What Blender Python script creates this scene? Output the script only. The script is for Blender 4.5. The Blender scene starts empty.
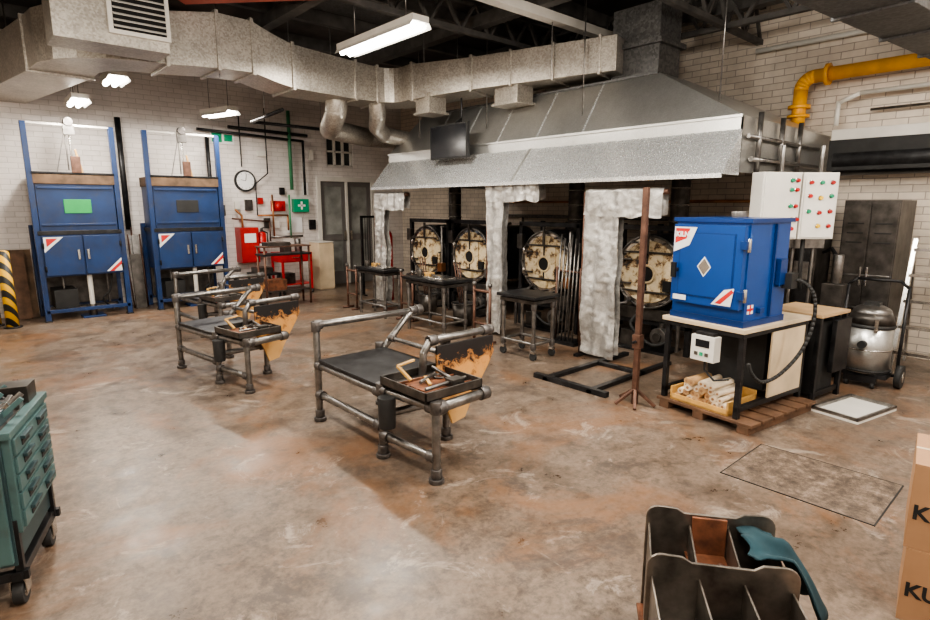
import bpy, math, random
from mathutils import Vector, Matrix, noise
random.seed(7)
scene=bpy.context.scene
V=Vector
# ------------------------------------------------------------------ materials
MATS={}
def newmat(name):
    m=bpy.data.materials.new(name); m.use_nodes=True
    nt=m.node_tree; b=nt.nodes['Principled BSDF']
    MATS[name]=m
    return m,nt,b
def N(nt,t,**kw):
    n=nt.nodes.new(t)
    for k,v in kw.items(): setattr(n,k,v)
    return n
def objcoord(nt,scale=(1,1,1)):
    tc=N(nt,'ShaderNodeTexCoord'); mp=N(nt,'ShaderNodeMapping')
    mp.inputs['Scale'].default_value=scale
    nt.links.new(tc.outputs['Object'],mp.inputs['Vector'])
    return mp.outputs['Vector']
def ramp(nt,fac,stops):
    r=N(nt,'ShaderNodeValToRGB'); cr=r.color_ramp
    while len(cr.elements)<len(stops): cr.elements.new(.5)
    for e,(p,c) in zip(cr.elements,stops):
        e.position=p; e.color=(c[0],c[1],c[2],1) if not isinstance(c,(int,float)) else (c,c,c,1)
    nt.links.new(fac,r.inputs['Fac']); return r.outputs['Color']
def noise_t(nt,vec,scale,detail=4,rough=.55,dist=0):
    n=N(nt,'ShaderNodeTexNoise'); n.inputs['Scale'].default_value=scale
    n.inputs['Detail'].default_value=detail; n.inputs['Roughness'].default_value=rough; n.inputs['Distortion'].default_value=dist
    nt.links.new(vec,n.inputs['Vector']); return n.outputs['Fac']
def mixc(nt,f,a,b,mode='MIX'):
    m=N(nt,'ShaderNodeMix',data_type='RGBA',blend_type=mode)
    for s,v in ((0,f),(6,a),(7,b)):
        if hasattr(v,'is_output'): nt.links.new(v,m.inputs[s])
        elif isinstance(v,(int,float)): m.inputs[s].default_value=v
        else: m.inputs[s].default_value=(v[0],v[1],v[2],1)
    return m.outputs[2]
def bump(nt,b,h,strength=.3,dist=.01):
    n=N(nt,'ShaderNodeBump'); n.inputs['Strength'].default_value=strength
    n.inputs['Distance'].default_value=dist
    nt.links.new(h,n.inputs['Height']); nt.links.new(n.outputs['Normal'],b.inputs['Normal'])
def simple(name,col,rough=.5,metal=0,var=.25,scale=6,emit=0,bmp=0,grime=0):
    m,nt,b=newmat(name)
    vec=objcoord(nt); f=noise_t(nt,vec,scale)
    d=tuple(c*(1-var) for c in col); l=tuple(min(1,c*(1+var)) for c in col)
    c=ramp(nt,f,[(.3,d),(.7,l)])
    if grime:
        c=mixc(nt,ramp(nt,noise_t(nt,vec,5,7,.75),[(.5,0.),(.75,grime)]),c,(.05,.04,.03))
    nt.links.new(c,b.inputs['Base Color'])
    b.inputs['Roughness'].default_value=rough; b.inputs['Metallic'].default_value=metal
    if bmp: bump(nt,b,f,bmp,.005)
    if emit:
        b.inputs['Emission Color'].default_value=(*col,1); b.inputs['Emission Strength'].default_value=emit
    return m
def brick(name,axis,c1,c2,mort,dirt=.3):
    m,nt,b=newmat(name)
    tc=N(nt,'ShaderNodeTexCoord'); s=N(nt,'ShaderNodeSeparateXYZ'); c=N(nt,'ShaderNodeCombineXYZ')
    nt.links.new(tc.outputs['Object'],s.inputs[0])
    nt.links.new(s.outputs[axis],c.inputs[0]); nt.links.new(s.outputs[2],c.inputs[1])
    br=N(nt,'ShaderNodeTexBrick')
    nt.links.new(c.outputs[0],br.inputs['Vector'])
    br.inputs['Scale'].default_value=1
    br.inputs['Brick Width'].default_value=.24; br.inputs['Row Height'].default_value=.08
    br.inputs['Mortar Size'].default_value=.006; br.inputs['Mortar Smooth'].default_value=.5
    br.inputs['Color1'].default_value=(*c1,1); br.inputs['Color2'].default_value=(*c2,1); br.inputs['Mortar'].default_value=(*mort,1)
    n=noise_t(nt,tc.outputs['Object'],1.3,6,.65)
    dk=ramp(nt,n,[(.3,1-dirt),(.62,1)])
    col=mixc(nt,1.0,br.outputs['Color'],dk,'MULTIPLY')
    nt.links.new(col,b.inputs['Base Color']); b.inputs['Roughness'].default_value=.5
    inv=N(nt,'ShaderNodeMath',operation='SUBTRACT'); inv.inputs[0].default_value=1
    nt.links.new(br.outputs['Fac'],inv.inputs[1]); bump(nt,b,inv.outputs[0],.5,.006)
    return m
brick('brick_back',0,(.78,.73,.70),(.72,.67,.64),(.56,.52,.49),.24)
brick('brick_right',1,(.74,.65,.55),(.62,.54,.45),(.36,.31,.27),.35)
# floor
m,nt,b=newmat('concrete')
vec=objcoord(nt)
n1=noise_t(nt,vec,.6,6,.65); n2=noise_t(nt,vec,3.2,8,.72); n3=noise_t(nt,vec,30,5,.65); n4=noise_t(nt,vec,1.5,8,.78,.4); n5=noise_t(nt,vec,2.3,9,.75,1.2); n6=noise_t(nt,vec,.9,6,.7,.6); n7=noise_t(nt,vec,9,8,.8,.3)
n8=noise_t(nt,objcoord(nt,(1.2,5,1)),2.5,9,.8,2.5)
c=ramp(nt,n1,[(.32,(.150,.106,.075)),(.5,(.205,.155,.117)),(.68,(.265,.212,.168))])
c=mixc(nt,.85,c,ramp(nt,n2,[(.32,(.36,.33,.31)),(.5,(.88,.86,.85)),(.72,(1.,1.,1.))]),'MULTIPLY')
c=mixc(nt,.65,c,ramp(nt,n3,[(.32,(.45,.45,.45)),(.6,(1,1,1))]),'MULTIPLY')
c=mixc(nt,.7,c,ramp(nt,n7,[(.36,(.38,.36,.35)),(.52,(1,1,1))]),'MULTIPLY')
c=mixc(nt,ramp(nt,n6,[(.50,0.),(.62,.6)]),c,(.21,.10,.045))
c=mixc(nt,ramp(nt,n4,[(.53,0.),(.62,.75)]),c,(.065,.050,.042))
c=mixc(nt,ramp(nt,n5,[(.57,0.),(.64,.45)]),c,(.42,.36,.30))
c=mixc(nt,ramp(nt,n8,[(.60,0.),(.66,.5)]),c,(.07,.055,.045))
nt.links.new(c,b.inputs['Base Color'])
nt.links.new(ramp(nt,n2,[(.3,.24),(.7,.52)]),b.inputs['Roughness'])
bump(nt,b,n3,.15,.003)
# galvanised
def galv(name,lo,hi,rough,metal,scale=22,mott=.5):
    m,nt,b=newmat(name); vec=objcoord(nt)
    vo=N(nt,'ShaderNodeTexVoronoi'); vo.inputs['Scale'].default_value=scale; nt.links.new(vec,vo.inputs['Vector'])
    bw=N(nt,'ShaderNodeRGBToBW'); nt.links.new(vo.outputs['Color'],bw.inputs[0])
    c=ramp(nt,bw.outputs[0],[(.2,lo),(.8,hi)])
    c=mixc(nt,mott,c,ramp(nt,noise_t(nt,vec,1.6,7,.7),[(.3,.45),(.65,1.)]),'MULTIPLY')
    nt.links.new(c,b.inputs['Base Color']); b.inputs['Metallic'].default_value=metal
    nt.links.new(ramp(nt,bw.outputs[0],[(0,rough-.03),(1,rough+.04)]),b.inputs['Roughness'])
galv('galv',(.40,.365,.32),(.58,.54,.48),.40,.7,55,.65)
galv('galv_hood',(.58,.58,.56),(.66,.66,.64),.32,.85,110,.4)
galv('galv_bright',(.78,.80,.81),(.83,.85,.86),.27,.75,120,.15)
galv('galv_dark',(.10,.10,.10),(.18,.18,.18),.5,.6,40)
simple('ceiling_dark',(.045,.04,.037),.8,0,.4,3)
simple('joist',(.08,.075,.07),.6,.2,.4,5)
simple('white_paint',(.66,.63,.58),.45,0,.08,4)
simple('black_steel',(.03,.03,.032),.38,.6,.5,9,bmp=.1)
simple('black_matte',(.018,.018,.018),.65,0,.4,6)
simple('dark_metal',(.085,.077,.07),.4,.75,.5,8,bmp=.1)
simple('trough_steel',(.22,.195,.17),.34,.85,.5,9,bmp=.1)
simple('pipe_steel',(.22,.21,.20),.34,.88,.35,14,bmp=.1)
simple('fitting',(.13,.12,.115),.45,.75,.4,20,bmp=.2)
simple('chrome',(.62,.60,.57),.25,1,.2,12)
simple('blue_paint',(.007,.030,.105),.38,0,.3,3,grime=.55)
simple('blue_kiln',(.005,.052,.23),.32,0,.1,2)
simple('blue_edge',(.003,.032,.15),.32,0,.1,2)
simple('brown_insul',(.12,.075,.045),.8,0,.5,6)
simple('green_label',(.02,.32,.08),.5,0,.1)
simple('red_label',(.55,.02,.02),.5,0,.1)
simple('red_paint',(.42,.012,.012),.35,0,.2)
simple('beam_red',(.42,.09,.06),.5,0,.25)
simple('green_pipe',(.05,.20,.10),.45,0,.2)
simple('green_box',(.01,.28,.14),.4,0,.1)
simple('yellow_pipe',(.76,.36,.02),.35,0,.15)
simple('yellow',(.8,.5,.02),.5,0,.1)
simple('copper',(.40,.18,.08),.35,.9,.3)
simple('white_plastic',(.72,.70,.65),.35,0,.06,4)
simple('label_white',(.8,.8,.8),.4,0,.02)
simple('plywood',(.46,.31,.17),.5,0,.2,5)
simple('pale_board',(.60,.48,.33),.5,0,.15,4)
simple('pallet_wood',(.11,.058,.032),.7,0,.4,8,bmp=.3)
simple('oak',(.58,.34,.11),.5,0,.25,8)
simple('rust',(.16,.06,.028),.7,.2,.55,14,bmp=.3)
simple('rust_pipe',(.13,.07,.05),.55,.5,.4,12)
simple('teal_paint',(.07,.13,.13),.42,.1,.2,3,grime=.5)
simple('teal_dark',(.03,.055,.06),.45,.1,.2,3)
simple('teal_cloth',(.006,.03,.04),.9,0,.35,9,bmp=.3)
simple('cardboard',(.34,.19,.10),.8,0,.12,3)
simple('ink',(.01,.01,.01),.7,0,.02)
simple('paper',(.68,.57,.43),.8,0,.2,12)
simple('paper_dark',(.48,.30,.15),.8,0,.25,12)
simple('rubber',(.02,.02,.02),.7,0,.2)
simple('screen',(.012,.013,.016),.15,0,.1)
simple('glass_dark',(.05,.055,.055),.1,.0,.3,2)
simple('glass_door',(.24,.245,.23),.12,.0,.5,2)
simple('door_grey',(.14,.13,.125),.45,0,.1)
simple('fire_cream',(.58,.46,.28),.7,0,.3,20)
simple('tube_glow',(1,.97,.9),.5,0,0,emit=16)
simple('hole_dark',(.006,.005,.005),.9)
m,nt,b=newmat('heat_cloth'); vec=objcoord(nt)
n=noise_t(nt,vec,12,8,.75,.8)
nt.links.new(ramp(nt,n,[(.32,(.32,.31,.30)),(.5,(.50,.49,.47)),(.66,(.66,.65,.62))]),b.inputs['Base Color'])
b.inputs['Metallic'].default_value=.65; b.inputs['Roughness'].default_value=.38
bump(nt,b,n,.7,.012)
m,nt,b=newmat('burnt_wood'); vec=objcoord(nt,(1,1,1))
tc=N(nt,'ShaderNodeTexCoord'); s=N(nt,'ShaderNodeSeparateXYZ'); nt.links.new(tc.outputs['Object'],s.inputs[0])
n=noise_t(nt,vec,9,7,.7,.6)
ad=N(nt,'ShaderNodeMath',operation='MULTIPLY_ADD'); nt.links.new(n,ad.inputs[0]); ad.inputs[1].default_value=.7
nt.links.new(s.outputs[2],ad.inputs[2])
c=ramp(nt,ad.outputs[0],[(.60,(.62,.36,.14)),(.90,(.58,.28,.08)),(.97,(.22,.09,.03)),(.99,(.012,.01,.01))])
nt.links.new(c,b.inputs['Base Color']); b.inputs['Roughness'].default_value=.55
m,nt,b=newmat('furnace_face'); vec=objcoord(nt)
n=noise_t(nt,vec,6,8,.75)
nt.links.new(ramp(nt,n,[(.40,(.03,.022,.018)),(.46,(.22,.13,.06)),(.50,(.60,.48,.30)),(.7,(.72,.63,.47))]),b.inputs['Base Color'])
b.inputs['Roughness'].default_value=.7
m,nt,b=newmat('hazard'); tc=N(nt,'ShaderNodeTexCoord'); w=N(nt,'ShaderNodeTexWave',bands_direction='DIAGONAL')
w.inputs['Scale'].default_value=3.2; nt.links.new(tc.outputs['Object'],w.inputs['Vector'])
nt.links.new(ramp(nt,w.outputs['Fac'],[(.49,(.02,.02,.02)),(.51,(.75,.42,.02))]),b.inputs['Base Color'])
m,nt,bs=newmat('hatch'); vec=objcoord(nt); n=noise_t(nt,vec,9,9,.8); nt.links.new(ramp(nt,n,[(.38,(.05,.038,.03)),(.52,(.13,.095,.07)),(.66,(.26,.205,.16))]),bs.inputs['Base Color']); bs.inputs['Roughness'].default_value=.5; bump(nt,bs,n,.4,.005)

# ------------------------------------------------------------------ builder
class B:
    def __init__(s,name,loc=(0,0,0),rz=0):
        s.name=name; s.v=[]; s.f=[]; s.m=[]; s.sm=[]; s.loc=loc; s.rz=rz; s.mats=[]
    def mi(s,m):
        if m not in s.mats: s.mats.append(m)
        return s.mats.index(m)
    def add(s,vs,fs,mat,smooth=False):
        o=len(s.v); s.v+= [V(v) for v in vs]; k=s.mi(mat)
        for i,f in enumerate(fs):
            s.f.append([o+j for j in f]); s.m.append(k)
            s.sm.append(smooth[i] if isinstance(smooth,list) else smooth)
    def box(s,x0,x1,y0,y1,z0,z1,mat):
        s.add([(x0,y0,z0),(x1,y0,z0),(x1,y1,z0),(x0,y1,z0),(x0,y0,z1),(x1,y0,z1),(x1,y1,z1),(x0,y1,z1)],
          [(3,2,1,0),(4,5,6,7),(0,1,5,4),(1,2,6,5),(2,3,7,6),(3,0,4,7)],mat)
    def rbox(s,c,size,mat,rot=(0,0,0)):
        from mathutils import Euler
        M=Euler(rot).to_matrix(); a,b_,d=[q/2 for q in size]; c=V(c)
        vs=[c+M@V(p) for p in [(-a,-b_,-d),(a,-b_,-d),(a,b_,-d),(-a,b_,-d),(-a,-b_,d),(a,-b_,d),(a,b_,d),(-a,b_,d)]]
        s.add(vs,[(3,2,1,0),(4,5,6,7),(0,1,5,4),(1,2,6,5),(2,3,7,6),(3,0,4,7)],mat)
    def beam(s,p0,p1,w,mat,h=None):
        p0=V(p0);p1=V(p1);d=(p1-p0).normalized(); h=h or w
        up=V((0,0,1)) if abs(d.z)<.95 else V((1,0,0))
        a=d.cross(up).normalized()*w/2; b_=a.normalized().cross(d)*h/2
        vs=[p0-a-b_,p0+a-b_,p0+a+b_,p0-a+b_,p1-a-b_,p1+a-b_,p1+a+b_,p1-a+b_]
        s.add(vs,[(3,2,1,0),(4,5,6,7),(0,1,5,4),(1,2,6,5),(2,3,7,6),(3,0,4,7)],mat)
    def cyl(s,p0,p1,r,mat,n=16,r2=None,caps=True):
        p0=V(p0);p1=V(p1);d=(p1-p0).normalized(); r2=r if r2 is None else r2
        up=V((0,0,1)) if abs(d.z)<.9 else V((1,0,0))
        a=d.cross(up).normalized(); b_=a.cross(d)
        vs=[];fs=[];sm=[]
        for i in range(n):
            t=2*math.pi*i/n; e=a*math.cos(t)+b_*math.sin(t)
            vs.append(p0+e*r); vs.append(p1+e*r2)
        for i in range(n):
            j=(i+1)%n; fs.append((2*i,2*j,2*j+1,2*i+1)); sm.append(True)
        if caps:
            fs.append([2*i for i in range(n)][::-1]); sm.append(False)
            fs.append([2*i+1 for i in range(n)]); sm.append(False)
        s.add(vs,fs,mat,sm)
    def sph(s,c,r,mat,n=12,sc=(1,1,1)):
        c=V(c);vs=[];fs=[];m_=n//2
        for i in range(m_+1):
            p=math.pi*i/m_
            for j in range(n):
                t=2*math.pi*j/n
                vs.append(c+V((r*sc[0]*math.sin(p)*math.cos(t),r*sc[1]*math.sin(p)*math.sin(t),r*sc[2]*math.cos(p))))
        for i in range(m_):
            for j in range(n):
                k=(j+1)%n; fs.append((i*n+j,(i+1)*n+j,(i+1)*n+k,i*n+k))
        s.add(vs,fs,mat,True)
    def tube(s,pts,r,mat,n=12,joint=None):
        for a,b_ in zip(pts,pts[1:]): s.cyl(a,b_,r,mat,n)
        for p in pts[1:-1]: s.sph(p,r*1.0,mat,n)
        if joint:
            for p in pts: s.sph(p,r*1.45,joint,n)
    def torus(s,c,ax,R,r,mat,n=32,k=8,a0=0,a1=2*math.pi):
        c=V(c);ax=V(ax).normalized(); up=V((0,0,1)) if abs(ax.z)<.9 else V((1,0,0))
        a=ax.cross(up).normalized(); b_=a.cross(ax); full=abs(a1-a0-2*math.pi)<1e-4
        cnt=n if full else n+1; vs=[];fs=[]
        for i in range(cnt):
            t=a0+(a1-a0)*i/n; e=a*math.cos(t)+b_*math.sin(t)
            for j in range(k):
                q=2*math.pi*j/k; vs.append(c+e*(R+r*math.cos(q))+ax*(r*math.sin(q)))
        for i in range(n):
            i2=(i+1)%cnt
            for j in range(k):
                j2=(j+1)%k; fs.append((i*k+j,i2*k+j,i2*k+j2,i*k+j2))
        s.add(vs,fs,mat,True)
    def ring(s,c,ax,r0,r1,th,mat,n=36):
        c=V(c);ax=V(ax).normalized(); up=V((0,0,1)); a=ax.cross(up).normalized(); b_=a.cross(ax)
        vs=[];fs=[]
        for i in range(n):
            t=2*math.pi*i/n; e=a*math.cos(t)+b_*math.sin(t)
            vs+=[c+e*r0,c+e*r1,c+e*r1+ax*th,c+e*r0+ax*th]
        for i in range(n):
            j=(i+1)%n
            for q in range(4):
                q2=(q+1)%4; fs.append((4*i+q,4*i+q2,4*j+q2,4*j+q))
        s.add(vs,fs,mat)
    def prism(s,poly,ax,a,b_,mat):
        def mk(p,q):
            return {'x':(q,p[0],p[1]),'y':(p[0],q,p[1]),'z':(p[0],p[1],q)}[ax]
        n=len(poly); vs=[mk(p,a) for p in poly]+[mk(p,b_) for p in poly]
        fs=[list(range(n))[::-1],[n+i for i in range(n)]]+[(i,(i+1)%n,n+(i+1)%n,n+i) for i in range(n)]
        s.add(vs,fs,mat)
    def sweep(s,path,mat,cap=True):
        P=[V(p[:3]) for p in path]; n=len(P); vs=[]
        for i in range(n):
            if i==0: d=P[1]-P[0]
            elif i==n-1: d=P[-1]-P[-2]
            else: d=(P[i]-P[i-1]).normalized()+(P[i+1]-P[i]).normalized()
            d=V((d.x,d.y,0)).normalized(); nr=V((d.y,-d.x,0))
            w,h=path[i][3],path[i][4]; k=1
            if 0<i<n-1:
                e=P[i+1]-P[i]; e=V((e.x,e.y,0)).normalized(); k=1/max(.5,abs(nr.dot(V((e.y,-e.x,0)))))
            for a,b_ in ((-1,-1),(1,-1),(1,1),(-1,1)):
                vs.append(P[i]+nr*(a*w/2*k)+V((0,0,b_*h/2)))
        fs=[]
        for i in range(n-1):
            for q in range(4):
                q2=(q+1)%4; fs.append((4*i+q,4*i+q2,4*(i+1)+q2,4*(i+1)+q))
        if cap: fs+=[(3,2,1,0),tuple(4*(n-1)+q for q in range(4))]
        s.add(vs,fs,mat)
    def grid(s,fn,nu,nv,mat,smooth=True):
        vs=[fn(i/nu,j/nv) for i in range(nu+1) for j in range(nv+1)]
        fs=[(i*(nv+1)+j,(i+1)*(nv+1)+j,(i+1)*(nv+1)+j+1,i*(nv+1)+j+1) for i in range(nu) for j in range(nv)]
        s.add(vs,fs,mat,smooth)
    def build(s,bevel=0,solid=0,parent=None):
        me=bpy.data.meshes.new(s.name); me.from_pydata([tuple(v) for v in s.v],[],s.f)
        for m_ in s.mats: me.materials.append(MATS[m_])
        for p,k,sm in zip(me.polygons,s.m,s.sm): p.material_index=k; p.use_smooth=sm
        me.validate()
        import bmesh
        bm=bmesh.new(); bm.from_mesh(me); bmesh.ops.recalc_face_normals(bm,faces=bm.faces); bm.to_mesh(me); bm.free()
        o=bpy.data.objects.new(s.name,me); scene.collection.objects.link(o)
        o.location=s.loc; o.rotation_euler=(0,0,s.rz)
        if solid:
            q=o.modifiers.new('s','SOLIDIFY'); q.thickness=solid; q.offset=0
        if bevel:
            q=o.modifiers.new('b','BEVEL'); q.width=bevel; q.segments=2; q.limit_method='ANGLE'; q.angle_limit=.9
        if parent: o.parent=parent
        return o
def text(txt,size,mat,parent,loc,rot,name='label_text'):
    c=bpy.data.curves.new(name,'FONT'); c.body=txt; c.size=size; c.extrude=.0008; c.offset=.0025
    c.materials.append(MATS[mat]); o=bpy.data.objects.new(name,c); scene.collection.objects.link(o)
    o.location=loc; o.rotation_euler=rot
    if parent: o.parent=parent
    return o
def cr(p,n=6):
    out=[]
    for i in range(len(p)-1):
        a=p[max(0,i-1)];b_=p[i];c=p[i+1];d=p[min(len(p)-1,i+2)]
        for k in range(n):
            t=k/n; out.append(.5*((2*b_)+(c-a)*t+(2*a-5*b_+4*c-d)*t*t+(3*b_-a-3*c+d)*t**3))
    out.append(p[-1]); return out
# ------------------------------------------------------------------ room
XW=7.9; YW=11.0; ZC=4.2
b=B('floor'); b.box(-2.2,XW+.2,-2.2,YW+.2,-.1,0,'concrete'); b.build()
b=B('ceiling'); b.box(-2.2,XW+.2,-2.2,YW+.2,ZC,ZC+.1,'ceiling_dark'); b.build()
b=B('wall_back')
for x0,x1,z0,z1 in [(-2.2,5.72,0,ZC),(5.72,7.12,2.28,2.5),(5.72,5.98,2.5,ZC),(6.62,7.12,2.5,ZC),(5.98,6.62,3.1,ZC),(7.12,8.1,0,ZC)]:
    b.box(x0,x1,YW,YW+.2,z0,z1,'brick_back')
b.build()
b=B('wall_right'); b.box(XW,XW+.2,-2.2,YW,0,ZC,'brick_right'); b.build()
b=B('wall_left'); b.box(-2.2,-2.0,-2.2,YW,0,ZC,'brick_right'); b.build()
b=B('wall_front'); b.box(-2.0,XW,-2.2,-2.0,0,ZC,'brick_back'); b.build()
b=B('door_1',(5.72,YW,0))
b.box(0,.08,-.03,.12,0,2.28,'white_paint'); b.box(1.32,1.4,-.03,.12,0,2.28,'white_paint'); b.box(.08,1.32,-.03,.12,2.19,2.28,'white_paint'); b.box(.675,.725,-.02,.02,0,2.19,'white_paint')
for x0,x1 in ((.08,.69),(.71,1.32)):
    b.box(x0,x0+.10,.02,.07,0,2.19,'door_grey'); b.box(x1-.10,x1,.02,.07,0,2.19,'door_grey')
    for z0,z1 in ((0,.28),(.95,1.08),(2.09,2.19)): b.box(x0+.10,x1-.10,.02,.07,z0,z1,'door_grey')
    b.box(x0+.10,x1-.10,.04,.05,.28,.95,'glass_door'); b.box(x0+.10,x1-.10,.04,.05,1.08,2.09,'glass_door')
b.box(.60,.65,-.03,.02,.95,1.15,'chrome'); b.box(.75,.8,-.03,.02,.95,1.15,'chrome')
b.build()
b=B('window_1',(5.98,YW,2.5))
b.box(0,.64,.1,.11,0,.6,'glass_dark')
for x in (0,.2,.4,.6): b.box(x,x+.035,.03,.1,0,.6,'white_paint')
for z in (0,.29,.565): b.box(0,.64,.03,.1,z,z+.035,'white_paint')
b.build()
b=B('ceiling_joists')
for y in [0,1.2,2.4,3.6,4.8,6.0,7.2,8.4,9.6]: b.box(-2,XW,y,y+.09,ZC-.16,ZC,'joist')
for x in (1.2,3.2,5.2,7.0): b.box(x,x+.14,-2,YW,ZC-.3,ZC-.16,'joist')
b.build()
def truss(name,p0,p1,h,mat,n):
    b=B(name); p0=V(p0);p1=V(p1)
    b.beam(p0,p1,.07,mat,.06); b.beam(p0+V((0,0,h)),p1+V((0,0,h)),.07,mat,.06)
    for i in range(n):
        a=p0.lerp(p1,i/n); c=p0.lerp(p1,(i+.5)/n)+V((0,0,h)); d=p0.lerp(p1,(i+1)/n)
        b.beam(a,c,.035,mat); b.beam(c,d,.035,mat)
    b.build()
truss('roof_truss',(2.0,3.2,3.72),(XW,3.2,3.72),.42,'joist',12)
truss('roof_truss',(2.0,1.2,3.78),(XW,1.2,3.78),.38,'joist',12)
truss('roof_truss',(2.0,5.6,3.82),(XW,5.6,3.82),.35,'joist',12)
truss('roof_truss',(6.9,1.0,3.72),(6.9,8.0,3.72),.42,'joist',14)
b=B('ceiling_beam'); b.box(3.2,XW,4.55,4.68,3.80,3.9,'white_paint'); b.build()
b=B('ceiling_panels')
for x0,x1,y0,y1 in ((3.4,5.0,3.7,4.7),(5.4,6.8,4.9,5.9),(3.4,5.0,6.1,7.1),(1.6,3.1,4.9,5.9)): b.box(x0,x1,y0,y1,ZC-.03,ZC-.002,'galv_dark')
b.build()
b=B('red_roof_beam'); b.beam((2.1,6.9,3.86),(4.6,4.2,3.86),.2,'beam_red',.04); b.beam((2.1,6.9,4.04),(4.6,4.2,4.04),.2,'beam_red',.04); b.beam((2.1,6.9,3.95),(4.6,4.2,3.95),.03,'beam_red',.2); b.build()
# ------------------------------------------------------------------ ducts
def arc(c,r,a0,a1,n,z,w,h):
    return [(c[0]+r*math.cos(math.radians(a0+(a1-a0)*i/n)),c[1]+r*math.sin(math.radians(a0+(a1-a0)*i/n)),z,w,h) for i in range(n+1)]
b=B('ventilation_duct')
path=[(.72,YW,3.47,.62,.56),(1.15,8.3,3.47,.62,.56)]+arc((1.95,8.1),.8,180,270,6,3.47,.6,.54)[1:]+[(2.5,7.3,3.54,.6,.6),(2.9,7.3,3.54,.6,.58),(3.15,7.3,3.46,.6,.55),(3.4,7.3,3.40,.6,.52),(4.3,7.3,3.36,.58,.48)]
path+=arc((4.7,6.8),.5,90,-15,6,3.36,.55,.46)+[(5.5,5.8,3.38,.52,.4),(6.0,3.95,3.38,.5,.38)]
b.sweep(path,'galv')
for i in (1,7,8,9,11,12,13,19,20):
    if i<len(path)-1:
        p=path[i]; q=path[i+1]; d=(V(q[:3])-V(p[:3])).normalized()*.02; p0=V(p[:3])
        b.sweep([(*(p0-d),p[3]+.05,p[4]+.05),(*(p0+d),p[3]+.05,p[4]+.05)],'galv')
for f in (.3,.6,.9):
    p0=V((5.5,5.8,3.38)).lerp(V((6.0,3.95,3.38)),f); d=V((.5,-1.85,0)).normalized()*.015
    b.sweep([(*(p0-d),.55,.43),(*(p0+d),.55,.43)],'galv')
b.prism([(5.45,5.1),(5.75,5.1),(5.75,5.5),(5.45,5.5)],'z',2.98,3.2,'galv')
b.prism([(5.42,5.07),(5.78,5.07),(5.78,5.53),(5.42,5.53)],'z',2.96,2.99,'galv')
b.prism([(5.0,6.3),(5.3,6.3),(5.3,6.6),(5.0,6.6)],'z',2.95,3.2,'galv')
b.prism([(4.97,6.27),(5.33,6.27),(5.33,6.63),(4.97,6.63)],'z',2.93,2.96,'galv')
b.tube([V(q) for q in [(4.2,7.35,3.2),(4.2,7.4,2.98),(4.25,7.6,2.86),(4.4,7.95,2.82),(5.4,8.5,2.82),(6.2,8.5,2.82)]],.15,'galv',18)
b.tube([V(q) for q in [(4.75,7.2,3.2),(4.8,7.25,2.98),(4.9,7.45,2.86),(5.2,7.7,2.78),(5.9,7.8,2.75)]],.12,'galv',18)
for x,y in ((1.1,9.5),(2.3,7.3),(3.8,7.3),(5.3,6.4),(5.8,4.6)):
    for s_ in (-.3,.3): b.cyl((x+s_,y,3.2),(x+s_,y,ZC),.008,'pipe_steel',6)
b.build(bevel=.005)
b=B('air_vent_unit',(.88,6.52,3.2))
b.box(0,.97,0,.44,0,.9,'galv'); b.box(.44,.98,-.04,0,.1,.62,'white_paint')
b.box(.48,.94,-.045,-.035,.14,.58,'hole_dark')
for i in range(8): b.rbox((.71,-.055,.17+.054*i),(.46,.05,.006),'white_paint',(.6,0,0))
for x in (.05,.92): b.cyl((x,.3,.88),(x,.3,1.0),.01,'pipe_steel',6)
b.build(bevel=.006)
b=B('cable_tray'); b.tube([(3.6,7.8,3.0),(3.6,8.9,2.95),(5.4,9.0,2.95)],.025,'black_steel'); b.cyl((3.6,8.4,2.97),(3.6,8.4,ZC),.006,'pipe_steel',6); b.cyl((4.8,8.97,2.97),(4.8,8.97,ZC),.006,'pipe_steel',6); b.build()
# ------------------------------------------------------------------ hood
b=B('extraction_hood')
X0,X1,Y0,Y1=5.45,XW-.01,2.3,7.95
zb,z1_,zt=2.34,2.5,3.1
T=[(5.85,3.4,zt),(6.5,3.4,zt),(6.5,7.5,zt),(5.85,7.5,zt)]
L=[(X0,Y0,z1_),(X1,Y0,z1_),(X1,Y1,z1_),(X0,Y1,z1_)]
b.add(L+T,[(0,1,5,4),(1,2,6,5),(2,3,7,6),(3,0,4,7),(4,5,6,7)],'galv_hood')
b.box(X0,X0+.012,Y0,Y1,2.0,z1_,'galv_hood')
b.box(X0,X1,Y0,Y0+.012,2.0,z1_,'galv_hood'); b.box(X0,X1,Y1-.012,Y1,2.0,z1_,'galv_hood')
for i in range(1,6):
    y=3.4+4.1*i/6
    b.beam((X0-.002,y,z1_),(5.85-.002,y,zt),.016,'galv_bright',.01)
b.beam((X0-.01,Y0,z1_),(X0-.01,Y1,z1_),.014,'galv_hood',.02)
b.beam((5.84,3.4,zt),(5.84,7.5,zt),.03,'galv_dark',.02)
b.add([(5.1,Y0,1.97),(5.1,Y1,1.97),(X0,Y1,2.38),(X0,Y0,2.38)],[(0,1,2,3)],'galv_bright')
b.box(5.092,5.108,Y0,Y1,1.94,1.975,'galv_bright')
b.add([(5.1,Y0,1.97),(X0,Y0,2.38),(X0,Y0,1.97)],[(0,1,2)],'galv_bright'); b.add([(5.1,Y1,1.97),(X0,Y1,2.38),(X0,Y1,1.97)],[(0,1,2)],'galv_bright')
for y in (4.85,): b.beam((5.1,y,1.975),(X0,y,2.385),.03,'galv_hood',.012)
for y in (2.6,4.2,5.8,7.3): b.cyl((5.6,y,2.6),(5.6,y,ZC),.006,'pipe_steel',6)
b.box(6.0,6.45,3.5,4.1,3.1,ZC-.31,'galv_dark'); b.box(5.95,6.5,3.45,4.15,3.45,3.5,'galv_dark')
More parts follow.
